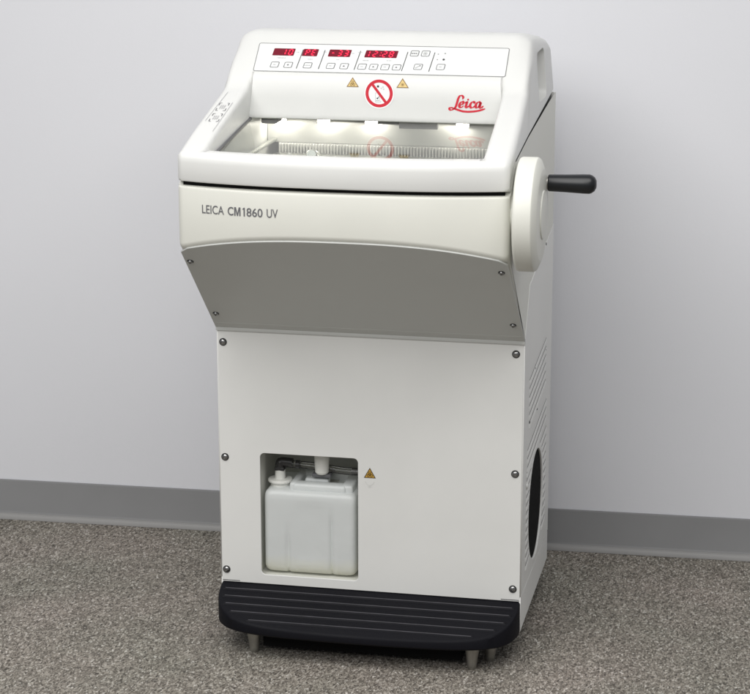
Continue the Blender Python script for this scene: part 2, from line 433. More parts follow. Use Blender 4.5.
# local y grows up the slope (towards the front); normal points down/forward
L = sqrt(.245**2+.205**2)
def arc(x): return bulge(x)*sqrt(1+gs*gs)-.002
out = []
for k in range(41):
    x = -.2975+.595*k/40
    e = .2975-abs(x); cr = .014
    dd = (cr-sqrt(max(0, cr*cr-(cr-min(e, cr))**2)))
    out.append((x, arc(x)-dd*.6-.003))
out = out[::-1]+[(-.301, -L+.0), (.301, -L+.0)]
bm = bmesh.new(); plate(bm, [out], .004, up(GM, -.0005 if (GM.to_3x3() @ Vector((0, 0, 1))).z > 0 else .0005))
gp = part('slope_panel', bm, M['grey'], smooth=False)
gz = -1 if (GM.to_3x3() @ Vector((0, 0, 1))).z > 0 else 1
bm = bmesh.new(); box(bm, -.3012, .3012, -.0045, .004, .6335, .6445, .0012)
box(bm, -.300, .300, -.0205, -.0185, .6535, .6545)
part('bottom_lip', bm, M['grey'], gp)

def screw(bm_par, loc, nrm, r=.0062):
    Z = Vector(nrm).normalized(); q = Z.to_track_quat('Z', 'Y').to_matrix().to_4x4()
    rot = Matrix.Rotation(random.uniform(0, 3), 4, 'Z')
    mt = Matrix.Translation(loc) @ q @ rot
    b = bmesh.new(); lathe(b, [(0, r*1.28), (.0008, r*1.28), (.0010, r*1.05), (.0011, 0)], 24, mt)
    w = link('screw', b, M['screwpit'])
    b = bmesh.new(); lathe(b, [(.0009, r), (.0022, r*.97), (.0034, r*.8), (.0041, r*.5), (.0043, r*.34), (.0028, r*.32), (.0028, 0)], 6*4, mt)
    h = link('screw_head', b, M['steel'], w)
    if bm_par is None: KP.append(w)
    else: w.parent = bm_par
    return w
nrm = Vector((0, -.205, -.245)).normalized()
for x, s in ((-.288, .046), (.284, .040), (-.287, .256), (.285, .248)):
    P = Vector((x, -.245, .845))+Vector((0, .245, -.205)).normalized()*s+nrm*.0026
    screw(gp, P, nrm, .0048)

# ---- lower cabinet ---------------------------------------------------------
FM = frame((0, 0, 0), (1, 0, 0), (0, 0, 1))          # local xy = world xz, normal towards -y
ox0, ox1, oz0, oz1 = -.2175, -.0215, .137, .389
bm = bmesh.new()
plate(bm, [rrect(-.2985, .2985, .1175, .643, .003), rrect(ox0, ox1, oz0, oz1, .009)], .004, up(FM, -.002), .0009)
fp = part('front_panel', bm, M['sheet'], smooth=False)
for x, z in ((-.288, .61), (-.288, .377), (-.289, .143), (.284, .614), (.286, .377), (.285, .143)):
    screw(fp, (x, .0, z), (0, -1, 0), .0060)
bm = bmesh.new()
i = bmesh.new()
def openbox(bm, x0, x1, y0, y1, z0, z1):
    v = [bm.verts.new(p) for p in ((x0, y0, z0), (x1, y0, z0), (x1, y0, z1), (x0, y0, z1), (x0, y1, z0), (x1, y1, z0), (x1, y1, z1), (x0, y1, z1))]
    for f in ((0, 1, 5, 4), (1, 2, 6, 5), (2, 3, 7, 6), (3, 0, 4, 7), (4, 5, 6, 7)): bm.faces.new([v[a] for a in f])
openbox(bm, ox0-.004, ox1+.004, .0035, .17, oz0-.002, oz1+.004)
comp = part('bottle_compartment', bm, M['inner'], recalc=True, smooth=False)
bm = bmesh.new(); box(bm, -.296, .296, .0045, .43, .06, .1165)
box(bm, .0, .296, .0045, .43, .10, .64); box(bm, -.296, 0, .175, .43, .1, .64)
box(bm, -.296, -.2255, .0045, .18, .1, .64); box(bm, -.228, .004, .0045, .18, .395, .64); 
part('cabinet_core', bm, M['inner'], smooth=False)
for x0 in (-.297, .262):
    b = bmesh.new(); box(b, x0, x0+.035, -.0004, .002, .1200, .1212); part('panel_notch', b, M['ink'], smooth=False)
# side sheets
FZ = (.212, .250, .112)
SMr = frame((.3, 0, 0), (0, 1, 0), (0, 0, 1)); SMl = frame((-.3, 0, 0), (0, -1, 0), (0, 0, 1))
side = [(.0015, .128), (.435, .118), (.435, .783), (.06, .735), (.012, .66), (.0015, .648)]
bm = bmesh.new(); plate(bm, [side, circle(FZ[0], FZ[1], FZ[2], 64)], .004, up(SMr, -.001), .0008)
sp = part('side_panel', bm, M['sheet'], smooth=False)
bm = bmesh.new(); plate(bm, [[(-y, z) for y, z in side]], .004, up(SMl, -.001), .0008)
part('side_panel', bm, M['sheet'], smooth=False)
bm = bmesh.new()
plate(bm, [circle(FZ[0], FZ[1], FZ[2]-.0005, 64)], .001, up(SMr, -.0032))
fan = part('fan_opening', bm, M['dark'], sp)
def louver(bm, y0, y1, z):
    m_ = SMr @ Matrix.Translation(((y0+y1)/2, z, .0010)) @ Matrix.Rotation(R(4.5), 4, 'Z')
    l = (y1-y0)/2; t = bmesh.new()
    A = []
    for u, e in ((-l, 0), (-l+.006, 1), (l-.006, 1), (l, 0)):
        A.append([t.verts.new(m_ @ Vector((u, v, h*e))) for v, h in ((.0050, 0), (.0035, .0008), (.0, .0016), (-.0035, .0020), (-.0037, 0))])
    for a, b in zip(A, A[1:]):
        for k in range(4): t.faces.new((a[k], a[k+1], b[k+1], b[k]))
    merge(bm, t)
    b2 = Matrix(m_)
bm = bmesh.new(); bd = bmesh.new()
def lv(y0, y1, z):
    louver(bm, y0, y1, z)
    poly(bd, [(y0+.004, z+.0036), (y1-.004, z+.0036), (y1-.004, z+.0066), (y0+.004, z+.0066)], up(SMr @ Matrix.Translation(((y0+y1)/2, z, 0)) @ Matrix.Rotation(R(4.5), 4, 'Z') @ Matrix.Translation((-(y0+y1)/2, -z, 0)), .0013))
for k in range(6): lv(.075, .345, .548-.0175*k)
part('upper_vent_louvers', bm, M['sheet'], sp, ang=20)
bm = bmesh.new()
for k in range(15):
    z = .412-.0175*k; h = abs(z-FZ[1])
    if h > FZ[2]+.006: lv(.06, .365, z)
    else:
        w = sqrt((FZ[2]+.010)**2-min(h, FZ[2]+.0099)**2)
        if FZ[0]-w-.058 > .02: lv(.055, FZ[0]-w, z)
        if .372-(FZ[0]+w) > .02: lv(FZ[0]+w, .372, z)
part('lower_vent_louvers', bm, M['sheet'], sp, ang=20)
part('vent_slots', bd, M['slot'], sp, smooth=False)
for y, z in ((.16, .545), (.33, .54), (.085, .457), (.2, .452)):
    b = bmesh.new(); lathe(b, [(0, .0028), (.001, .0026), (.0015, .0015), (.0016, 0)], 12, Matrix.Translation((.3012, y, z)) @ Matrix.Rotation(pi/2, 4, 'Y'))
    link('rivet', b, M['ink'], sp)
b = bmesh.new(); lathe(b, [(0, .006), (.002, .0055), (.003, .004), (.0032, 0)], 20, Matrix.Translation((.3012, .06, .335)) @ Matrix.Rotation(pi/2, 4, 'Y')); link('plug', b, M['cover'], sp)
# skirt under the side sheets, back panel
bm = bmesh.new()
for s, mm in ((1, SMr), (-1, SMl)):
    bm = bmesh.new(); plate(bm, [[(s*a, b) for a, b in ((.002, .054), (.435, .054), (.435, .115), (.002, .1255))]], .004, up(mm, -.0015), .0008)
    part('side_skirt', bm, M['sheet'], smooth=False)
bm = bmesh.new(); box(bm, -.297, .297, .431, .436, .056, 1.055, .001); part('back_panel', bm, M['sheet'])

# ---- black foot tread ---------------------------------------------------
def tread_outline(off=0):
    pts = [(.2995, .003), (.2990, -.020), (.2960, -.040), (.2890, -.060), (.2770, -.078), (.2600, -.093), (.2380, -.104), (.2100, -.1115), (.175, -.1165), (.12, -.1205), (.06, -.1225), (0, -.123)]
    q = catmull([(x-off*(.9 if x > .2 else 0), y+off*(1 if y < -.09 else .4 if y < -.03 else 0)) for x, y in pts], 4)
    return [(-x, y) for x, y in q]+[(x, y) for x, y in q[::-1][1:]]
def tz(y): return .1165+.385*min(0, y)
bm = bmesh.new(); T = []
for off, dz, abs_z in ((.004, 0, .052), (0, 0, .056), (0, -.004, None), (.0015, -.0012, None), (.004, 0, None)):
    T.append([bm.verts.new((x, y, abs_z if abs_z else tz(y)+dz)) for x, y in tread_outline(off)])
for A, B in zip(T, T[1:]):
    for k in range(len(A)-1): bm.faces.new((A[k], A[k+1], B[k+1], B[k]))
n = len(T[0]); top = T[-1]
for k in range(n//2):
    a, b, c, d = top[k], top[k+1], top[n-2-k], top[n-1-k]
    if len({a, b, c, d}) == 4: bm.faces.new((a, b, c, d))
    elif len({a, b, c, d}) == 3: bm.faces.new(list(dict.fromkeys((a, b, c, d))))
    a, b, c, d = T[0][k], T[0][k+1], T[0][n-2-k], T[0][n-1-k]
    if len({a, b, c, d}) == 4: bm.faces.new((d, c, b, a))
for A, B in zip(T, T[1:]): bm.faces.new((A[0], B[0], B[-1], A[-1]))
tread = part('foot_tread', bm, M['black'], ang=30)
def half_width(y):
    q = tread_outline(.006); best = 0
    for (x0, y0), (x1, y1) in zip(q, q[1:]):
        if (y0-y)*(y1-y) <= 0 and y0 != y1: best = max(best, abs(x0+(x1-x0)*(y-y0)/(y1-y0)))
    return best
TM = frame((0, 0, tz(0)), (1, 0, 0), (0, .123, .0474))
for y in (-.018, -.0385, -.059, -.0795, -.100):
    w = half_width(y)-.003; s = y*sqrt(1+.385**2)
    b = bmesh.new(); 
    for v0, v1, h0, h1 in ((-.0042, -.0014, .0002, .0017), (-.0014, .0014, .0017, .0017), (.0014, .0042, .0017, .0002)):
        vv = [b.verts.new(TM @ Vector(c)) for c in ((-w, s+v0, h0), (w, s+v0, h0), (w, s+v1, h1), (-w, s+v1, h1))]
        b.faces.new(vv)
    link('tread_rib', b, M['black'], tread, ang=15)
    b = bmesh.new(); vv = [b.verts.new(TM @ Vector(c)) for c in ((-w+.004, s-.0012, .0019), (w-.004, s-.0012, .0019), (w-.004, s+.0007, .0019), (-w+.004, s+.0007, .0019))]
    b.faces.new(vv); link('worn_edge', b, M['rib'], tread, smooth=False)
bm = bmesh.new(); box(bm, -.200, .196, -.062, .40, .012, .055); box(bm, -.29, .29, .0, .43, .05, .062); part('base_plate_with_shade_box', bm, M['dark'], smooth=False)  # thin base plate, plus a lower black box added to deepen shade under tread

# ---- feet and casters ----------------------------------------------------
for x, y in ((-.217, -.066), (.217, -.068), (.2455, -.022)):
    b = bmesh.new(); lathe(b, [(0, 0), (0, .0075), (.002, .0088), (.010, .0098), (.030, .0125), (.046, .0150), (.054, .0155), (.054, 0)], 28, Matrix.Translation((x, y, .0)))
    part('levelling_foot', b, M['foot'])
for x, y in ((-.235, .38), (.238, .38)):
    b = bmesh.new(); box(b, x-.016, x+.016, y-.022, y+.022, .034, .052, .003); w = part('caster', b, M['foot'])
    b = bmesh.new(); lathe(b, [(-.011, 0), (-.011, .017), (-.008, .021), (.008, .021), (.011, .017), (.011, 0)], 28, Matrix.Translation((x, y, .0215)) @ Matrix.Rotation(pi/2, 4, 'Y'))
    link('wheel', b, M['dark'], w)

# ---- handwheel ------------------------------------------------------------
WMx = Matrix.Translation((0, -.2, .921)) @ Matrix.Rotation(pi/2, 4, 'Y')
bm = bmesh.new()
lathe(bm, [(.300, 0), (.300, .034), (.3105, .034), (.3110, .096), (.3125, .0995), (.3155, .1010), (.3400, .1010), (.3435, .1002), (.3462, .0975), (.3520, .0830), (.3530, .080), (.3532, .046), (.3536, .0435), (.3556, .0425), (.3562, .040), (.3564, 0)], 96, WMx)
hw = part('handwheel', bm, M['cream'], ang=25)
hm = Matrix.Translation((0, -.135, .967)) @ Matrix.Rotation(pi/2, 4, 'Y')
bm = bmesh.new(); lathe(bm, [(.351, 0), (.351, .0095), (.3545, .0095), (.3545, .0140), (.356, .0150), (.385, .0158), (.415, .0172), (.428, .0174), (.432, .0160), (.437, .0125), (.440, .007), (.4405, 0)], 40, hm)
link('crank_grip', bm, M['handle'], hw)
bm = bmesh.new(); lathe(bm, [(.3505, 0), (.3505, .0125), (.3545, .012), (.3547, .0)], 24, hm); link('grip_boss', bm, M['foot'], hw)
bm = bmesh.new(); lathe(bm, [(0, .0028), (.001, .0026), (.0014, 0)], 12, Matrix.Translation((.353, -.140, .857)) @ Matrix.Rotation(pi/2, 4, 'Y')); link('wheel_stud', bm, M['ink'], hw)

# ---- cold chamber ----------------------------------------------------------
bm = bmesh.new()
cx = .2454
def chw(s):
    pts = [(-.187, .88), (.315, .88), (.315, 1.055), (.0735, 1.055), (.0735, 1.0365), (-.187, .996)]
    bm.faces.new([bm.verts.new((s*cx, y, z)) for y, z in pts])
chw(1); chw(-1)
def q(*p): bm.faces.new([bm.verts.new(a) for a in p])
q((-cx, -.187, .88), (cx, -.187, .88), (cx, .315, .88), (-cx, .315, .88))
q((-cx, .315, .88), (cx, .315, .88), (cx, .315, 1.055), (-cx, .315, 1.055))
q((-cx, -.187, .88), (cx, -.187, .88), (cx, -.187, .996), (-cx, -.187, .996))
q((-cx, .0735, 1.055), (cx, .0735, 1.055), (cx, .315, 1.055), (-cx, .315, 1.055))
q((-cx, .0736, 1.055), (cx, .0736, 1.055), (cx, .0736, 1.0405), (-cx, .0736, 1.0405))
cham = part('cold_chamber', bm, M['chamber'], smooth=False)
# evaporator fins on the back wall
bm = bmesh.new()
nf = 72
for k in range(nf):
    x = -.218+.436*k/(nf-1); box(bm, x-.0012, x+.0012, .190, .202, .886, .9705, .0005, 1)
box(bm, -.222, .222, .201, .206, .885, .9715)
part('evaporator_fins', bm, M['chamber'], cham)
bm = bmesh.new(); box(bm, -.232, .232, .262, .312, .976, .982, .002); box(bm, -.225, .225, .160, .186, .951, .954, .0012); part('cooling_shelf', bm, M['chrome'], cham)
bm = bmesh.new(); box(bm, -.2445, .2445, .200, .206, .972, 1.0545, .002); box(bm, -.2445, .2445, .135, .200, 1.040, 1.0545, .002); lb = part('lamp_bulkhead', bm, M['chamber'], cham)
for x in (-.213, -.125, -.030, .150):
    lm_ = Matrix.Translation((x, .176, 1.041)) @ Matrix.Rotation(pi, 4, 'X')
    b = bmesh.new(); lathe(b, [(0, 0), (0, .009), (.008, .009), (.009, .006), (.010, .006)], 24, lm_); lh = part('lamp_socket', b, M['chrome'], cham)
    b = bmesh.new(); lathe(b, [(.008, .0060)]+[(.0205-.0125*cos(R(a_)), .0125*sin(R(a_))) for a_ in range(30, 181, 15)], 20, lm_); link('chamber_lamp', b, M['lamp'], lh)
# dark unlit lamp tube between the lit ones
b = bmesh.new(); tube(b, [(.025, .182, 1.016), (.100, .182, 1.016)], .0075); part('unlit_lamp_tube', b, M['line'], cham)
# specimen holder, knife block, guard rod, brush
b = bmesh.new(); lathe(b, [(-.05, 0), (-.05, .014), (-.01, .015), (-.006, .011), (.012, .011), (.014, .009), (.014, 0)], 36, Matrix.Translation((-.13, .10, .962)) @ Matrix.Rotation(R(65), 4, 'X'))
box(b, -.165, -.095, .13, .2, .885, .945, .006); part('specimen_head', b, M['chrome'], cham)
b = bmesh.new(); box(b, -.09, .10, -.02, .09, .882, .925, .006); box(b, -.07, .08, .0, .035, .925, .962, .004); box(b, -.075, .085, -.012, -.004, .925, .958, .002); part('knife_block', b, M['chrome'], cham)
b = bmesh.new(); tube(b, catmull([(-.19, .0, .955), (-.16, .01, .968), (-.10, .0, .972), (-.04, -.01, .968)], 6), .0035, 10); part('guard_rod', b, M['capw'], cham)
b = bmesh.new(); tube(b, [(-.215, -.14, .93), (-.165, .06, .972)], .003, 8); part('brush_rod', b, M['capw'], cham)
b = bmesh.new(); box(b, -.2365, -.205, .118, .165, 1.020, 1.034, .003); part('window_bracket', b, M['dark'], cham)
for s in (-1, 1):
    b = bmesh.new(); box(b, s*.229-.004, s*.229+.004, -.180, .30, .975, .981, .001, mtx=Matrix.Translation((0, 0, 0))); part('window_runner', b, M['chrome'], cham)
# sliding glass
GY = Vector((0, .265, .0295)).normalized(); gm = frame((0, -.199, 1.0085), (1, 0, 0), GY)
bm = bmesh.new()
pts = []
for k in range(25):
    x = -.2447+.4894*k/24; pts.append((x, -bulge(x)*.86))
pts += [(.2447, .271), (-.2447, .271)]
poly(bm, pts, gm)
wg = part('window_glass', bm, M['glass'], smooth=False, recalc=False)
for sx in (-.2436, .2436):
    bm = bmesh.new(); box(bm, sx-.00185, sx+.00185, .0, .270, -.004, .0008, mtx=gm); link('glass_edge_trim', bm, M['line'], wg, smooth=False)

# ---- control panel ---------------------------------------------------------
dsl = Vector((0, .07, .06)).normalized()
PM = frame((0, .0720, 1.1220), (1, 0, 0), dsl); nsg = 1 if (PM.to_3x3() @ Vector((0, 0, 1))).y < 0 else -1
bm = bmesh.new()
plate(bm, [rrect(-.2405, .2455, .0065, .0795, .004)], .0012, up(PM, .0006*nsg), .0004)
cp = part('control_panel', bm, M['overlay'])
D = lambda h: up(PM, (.0013+h)*nsg)
bm = bmesh.new(); ring(bm, rrect(-.2405, .2455, .0065, .0795, .004), rrect(-.2393, .2443, .0077, .0783, .003), D(.0001)); link('panel_border', bm, M['slot'], cp, smooth=False)
SEG = {'0': 'abcdef', '1': 'bc', '2': 'abged', '3': 'abgcd', '8': 'abcdefg', 'P': 'abefg', 'E': 'afged', '-': 'g', ' ': ''}
def digit(bm, ch, x, y, w, h, t, mt, sk=.14):
    def P(u, v): return (x+u*w+sk*(v*h), y+v*h)
    e = t*.62; S_ = {'a': ((0, 1), (1, 1)), 'b': ((1, 1), (1, .5)), 'c': ((1, .5), (1, 0)), 'd': ((0, 0), (1, 0)), 'e': ((0, .5), (0, 0)), 'f': ((0, 1), (0, .5)), 'g': ((0, .5), (1, .5))}
    for s in SEG[ch]:
        a, b = P(*S_[s][0]), P(*S_[s][1]); d = Vector((b[0]-a[0], b[1]-a[1])); l = d.length; d.normalize(); n_ = Vector((-d.y, d.x))
        a = Vector(a)+d*e*.6; b = Vector(b)-d*e*.6
        poly(bm, [tuple(a+n_*0), tuple(a+d*t/2+n_*t/2), tuple(b-d*t/2+n_*t/2), tuple(b), tuple(b-d*t/2-n_*t/2), tuple(a+d*t/2-n_*t/2)], mt)
for x0, x1, chars in ((-.2100, -.1680, '  10'), (-.1520, -.1222, 'PE'), (-.1010, -.0580, ' -33'), (-.0300, .0325, '12:28')):
    b = bmesh.new(); poly(b, rrect(x0, x1, .0475, .0660, .0015, 3, .10), D(.0002)); dp = link('display', b, M['redled_off'], cp, smooth=False)
    b = bmesh.new()
    if chars == 'PE': cells = [(x0+.0065, 'P'), (x0+.0185, 'E')]
    elif chars == '12:28': cells = [(x0+.0015, '1'), (x0+.0160, '2'), (x0+.0345, '2'), (x0+.0475, '8')]
    elif chars == '  10': cells = [(x0+.0180, '1'), (x0+.0312, '0')]
    else: cells = [(x0+.0052, '-'), (x0+.0185, '3'), (x0+.0310, '3')]
    for cx_, ch in cells: digit(b, ch, cx_, .0499, .0064, .0138, .0021, D(.0004))
    if ':' in chars:
        for v in (.0535, .0600): poly(b, circle(x0+.0300+(v-.05)*.14, v, .0011, 10), D(.0004))
    link('digits', b, M['redled'], dp, smooth=False)
def button(x, y, w=.0165, h=.0150, sym='-'):
    b = bmesh.new(); sk = .10
    ring(b, rrect(x-w/2, x+w/2, y-h/2, y+h/2, .0028, 4, sk), rrect(x-w/2+.0013, x+w/2-.0013, y-h/2+.0013, y+h/2-.0013, .0018, 4, sk), D(.0002))
    k = link('button', b, M['line'], cp, smooth=False)
    b = bmesh.new(); mt = D(.0002)
    if sym == '-': poly(b, seg2((x-.0025, y), (x+.0025, y), .0007), mt)
    if sym == '+':
        poly(b, seg2((x-.0018, y), (x+.0018, y), .0014), mt); poly(b, [(x-.002, y-.0012), (x+.002, y-.0012), (x, y+.0026)], mt)
    if sym == 'dots':
        for u in (-.0045, -.0015, .0015, .0045): poly(b, seg2((x+u-.001, y), (x+u+.001, y), .0012), mt)
    if sym == 'light':
        for a in range(8):
            c_, s_ = cos(a*pi/4), sin(a*pi/4); poly(b, seg2((x+.0022*c_, y+.0022*s_), (x+.0045*c_, y+.0045*s_), .0006), mt)
        ring(b, circle(x, y, .0016, 12), circle(x, y, .0010, 12), mt)
    if sym == 'frost':
        for u in (-.004, 0, .004):
            for a in range(3):
                c_, s_ = cos(a*pi/3+.3)*.0021, sin(a*pi/3+.3)*.0021; poly(b, seg2((x+u-c_, y-s_), (x+u+c_, y+s_), .0006), mt)
    if sym == 'key':
        poly(b, seg2((x-.004, y-.003), (x+.004, y+.003), .0008), mt); ring(b, circle(x+.004, y+.003, .0016, 10), circle(x+.004, y+.003, .0008, 10), mt); poly(b, seg2((x-.004, y-.003), (x-.0025, y-.0038), .0007), mt)
    link('button_symbol', b, M['line'] if sym != 'light' else M['line'], k, smooth=False)
for x, s in ((-.2012, '-'), (-.1747, '+'), (-.1367, 'dots'), (-.0919, '-'), (-.0657, '+'), (-.0309, '-'), (-.0087, '+'), (.0135, '-'), (.0356, '+')): button(x, .0238, sym=s)
button(.0653, .0605, sym='frost'); button(.0864, .0608, sym='light'); button(.0766, .0265, sym='key'); button(.1196, .0275, sym='-')
for x0 in (-.1568, -.1138, -.0445, .0470, .0990):
    b = bmesh.new(); poly(b, seg2((x0, .0150), (x0+.0055, .0640), .0015), D(.0002)); link('divider_line', b, M['ink'], cp, smooth=False)
for x, y, w in ((-.191, .0415, .018), (-.158-.004, .057, .004), (-.134, .0395, .010), (-.108, .059, .006), (-.080, .040, .006), (-.0535, .057, .004), (-.040, .060, .008), (-.0265, .0395, .010), (.0200, .0405, .010)):
    b = bmesh.new(); k_ = 0
    while k_ < w:
        u = random.uniform(.0009, .0018); poly(b, seg2((x-w/2+k_, y), (x-w/2+k_+u, y), random.uniform(.0008, .0022)), D(.0002)); k_ += u+.0006
    link('fine_print', b, M['faint'], cp, smooth=False)
b = bmesh.new()
for x, y, r in ((.1115, .0600, .0012), (.1245, .0620, .0014), (.1115, .0460, .0011)): ring(b, circle(x, y, r, 12), circle(x, y, r*.5, 12), D(.0002))
poly(b, circle(.1235, .0465, .0024, 14), D(.0002)); 
link('indicator_dots', b, M['ink'], cp, smooth=False)

# ---- stickers and print on the hood face ------------------------------------
HM = frame((0, .0622, 1.043), (1, 0, 0), (0, .0037, .073)); hs = 1 if (HM.to_3x3() @ Vector((0, 0, 1))).y < 0 else -1
def tri(c, w, h, r=0): return [(c[0]-w/2, c[1]), (c[0]+w/2, c[1]), (c[0], c[1]+h)]
def warn(mt, c, w, h, fill, kind, edge='tan'):
    b = bmesh.new(); poly(b, tri(c, w*1.10, h*1.10), mt); o = part('warning_sticker', b, M[edge], smooth=False)
    b = bmesh.new(); poly(b, tri((c[0], c[1]+h*.07), w*.86, h*.86), up(mt, .0002*hs)); link('sticker_fill', b, fill, o, smooth=False)
    b = bmesh.new(); m3 = up(mt, .0004*hs); cc = (c[0], c[1]+h*.36)
    if kind == 'bio':
        for a in (90, 210, 330):
            ex = (cc[0]+.19*h*cos(R(a)), cc[1]+.19*h*sin(R(a)))
            ring(b, circle(*ex, .15*h, 14), circle(*ex, .085*h, 14), m3)
        ring(b, circle(*cc, .14*h, 14), circle(*cc, .09*h, 14), m3)
    else:
        poly(b, circle(*cc, .09*h, 10), m3)
        for a in range(12):
            c_, s_ = cos(a*pi/6), sin(a*pi/6); poly(b, seg2((cc[0]+.11*h*c_, cc[1]+.11*h*s_), (cc[0]+.22*h*c_, cc[1]+.22*h*s_), .03*h), m3)
    link('sticker_symbol', b, M[edge], o, smooth=False); return o
warn(up(HM, .0006*hs), (-.0434, .0600), .0215, .0165, M['yellow'], 'bio')
warn(up(HM, .0006*hs), (.0526, .0605), .0215, .0165, M['yellow'], 'rad')
b = bmesh.new(); sc_ = (.0078, .0488); mt = up(HM, .0006*hs)
poly(b, circle(*sc_, .0288, 56), mt); sg = part('prohibition_sticker', b, M['white'], smooth=False)
b = bmesh.new(); ring(b, circle(*sc_, .0262, 56), circle(*sc_, .0204, 56), up(mt, .0002*hs))
a1 = R(128); poly(b, seg2((sc_[0]+.0222*cos(a1), sc_[1]+.0222*sin(a1)), (sc_[0]-.0222*cos(a1), sc_[1]-.0222*sin(a1)), .0050), up(mt, .0003*hs)); link('red_ring', b, M['red'], sg, smooth=False)
b = bmesh.new(); m3 = up(mt, .00025*hs)
# pictogram: spray can with cloud
ring(b, rrect(.0005, .0085, .0350, .0500, .001, 3), rrect(.0010, .0080, .0355, .0495, .0007, 3), m3)
ring(b, rrect(.0005, .0115, .0320, .0350, .001, 3), rrect(.0010, .0110, .0325, .0345, .0007, 3), m3)
for p_ in ((.0120, .0585), (.0150, .0610), (.0165, .0570)): ring(b, circle(*p_, .0013, 10), circle(*p_, .0008, 10), m3)
link('pictogram', b, M['faint'], sg, smooth=False)
b = bmesh.new(); poly(b, rrect(.0035, .0075, .0600, .0640, .0008, 3), m3); poly(b, circle(.0045, .0395, .0016, 12), m3); poly(b, seg2((.006, .0405), (.009, .0445), .0010), m3); link('pictogram_nozzle', b, M['ink'], sg, smooth=False)

# red script logo, drawn with a broad pen
LM = up(HM, .0006*hs) @ Matrix.Translation((.1415, .0180, 0)) @ Matrix.Scale(.0690, 4)
b = bmesh.new()
def cv(P): return [((x-115)/230, (168-y)/230) for x, y in P]
def ps(P, a=.012, c=.058, ang=20): pen(b, cv(P), LM, a*1.7, c*1.3, ang)
ps([(199, 88), (204, 76), (196, 65), (182, 68), (172, 86), (165, 112), (156, 138), (143, 151), (127, 157), (118, 151), (121, 143), (134, 142), (152, 149)], .014, .050, 10)   # L
ps([(146, 146), (170, 154), (205, 163), (250, 164), (300, 157), (344, 143)], .012, .042, 75)                                       # swash
ps([(184, 126), (199, 119), (206, 109), (200, 102), (189, 108), (181, 122), (182, 135), (193, 138), (208, 128)])                   # e
ps([(216, 112), (228, 103), (225, 118), (221, 133), (229, 138), (240, 128)])                                                        # i
poly(b, [(p_[0], p_[1]) for p_ in circle((235-115)/230, (168-89)/230, .026, 16)], LM)
ps([(272, 113), (274, 104), (264, 102), (253, 112), (248, 127), (254, 138), (266, 137), (280, 126)])                                # c
ps([(313, 110), (305, 102), (293, 107), (284, 122), (286, 136), (297, 136), (307, 124), (315, 105)])                                # a bowl
ps([(317, 102), (312, 118), (309, 133), (318, 138), (332, 126)])                                                                     # a stem
part('red_script_logo', b, M['red'], smooth=False, doubles=False, recalc=False)

# model lettering on the cream front (follows the bulge)
b = bmesh.new()
for s_, x0, x1, bold in (('LEICA', -.2500, -.2072, .006), ('C', -.1999, -.1890, .014), ('860', -.1640, -.1340, .008), ('UV', -.1262, -.1058, .006)):
    t = bmesh.new(); text(t, s_, Matrix.Identity(4), 1, 1, bold)
    a0 = min(v.co.x for v in t.verts); a1 = max(v.co.x for v in t.verts); h0 = min(v.co.y for v in t.verts); h1 = max(v.co.y for v in t.verts)
    for v in t.verts: v.co = Vector((x0+(v.co.x-a0)/(a1-a0)*(x1-x0), 0, .9130+(v.co.y-h0)/(h1-h0)*.0156))
    merge(b, t)
t = bmesh.new(); OM = frame((0, 0, 0), (1, 0, 0), (0, 0, 1))
poly(t, [(-.1874+u*.0120, .9130+v*.0156) for u, v in ((0, 0), (.20, 0), (.20, .70), (.42, 0), (.58, 0), (.80, .70), (.80, 0), (1, 0), (1, 1), (.72, 1), (.50, .30), (.28, 1), (0, 1))], OM)
poly(t, [(-.1696, .9130), (-.1672, .9130), (-.1672, .9286), (-.1690, .9286), (-.1718, .9262), (-.1710, .9246), (-.1696, .9256)], OM); merge(b, t)
for v in b.verts: v.co.y = -.245-bulge(v.co.x)-.0006
part('model_lettering', b, M['line'], smooth=False, doubles=False, recalc=False)

# warning label on front panel + faint embossed symbol
warn(up(FM, .0006), (.0022, .3515), .0215, .0190, M['amber'], 'bio', 'brown')
b = bmesh.new(); m3 = up(FM, .0005)
for a in range(12):
    t0, t1 = R(185+a*170/12), R(185+(a+1)*170/12); poly(b, seg2((.002+.0085*cos(t0), .345+.0085*sin(t0)), (.002+.0085*cos(t1), .345+.0085*sin(t1)), .0006), m3)
poly(b, seg2((-.001, .3345), (.005, .3345), .0006), m3); poly(b, seg2((-.001, .3325), (.005, .3325), .0006), m3)
part('faint_symbol', b, M['emboss'], smooth=False)

# side label on the left cheek
def drape(b):
    for v in b.verts: v.co.y -= bulge(v.co.x)*bw(v.co.y)

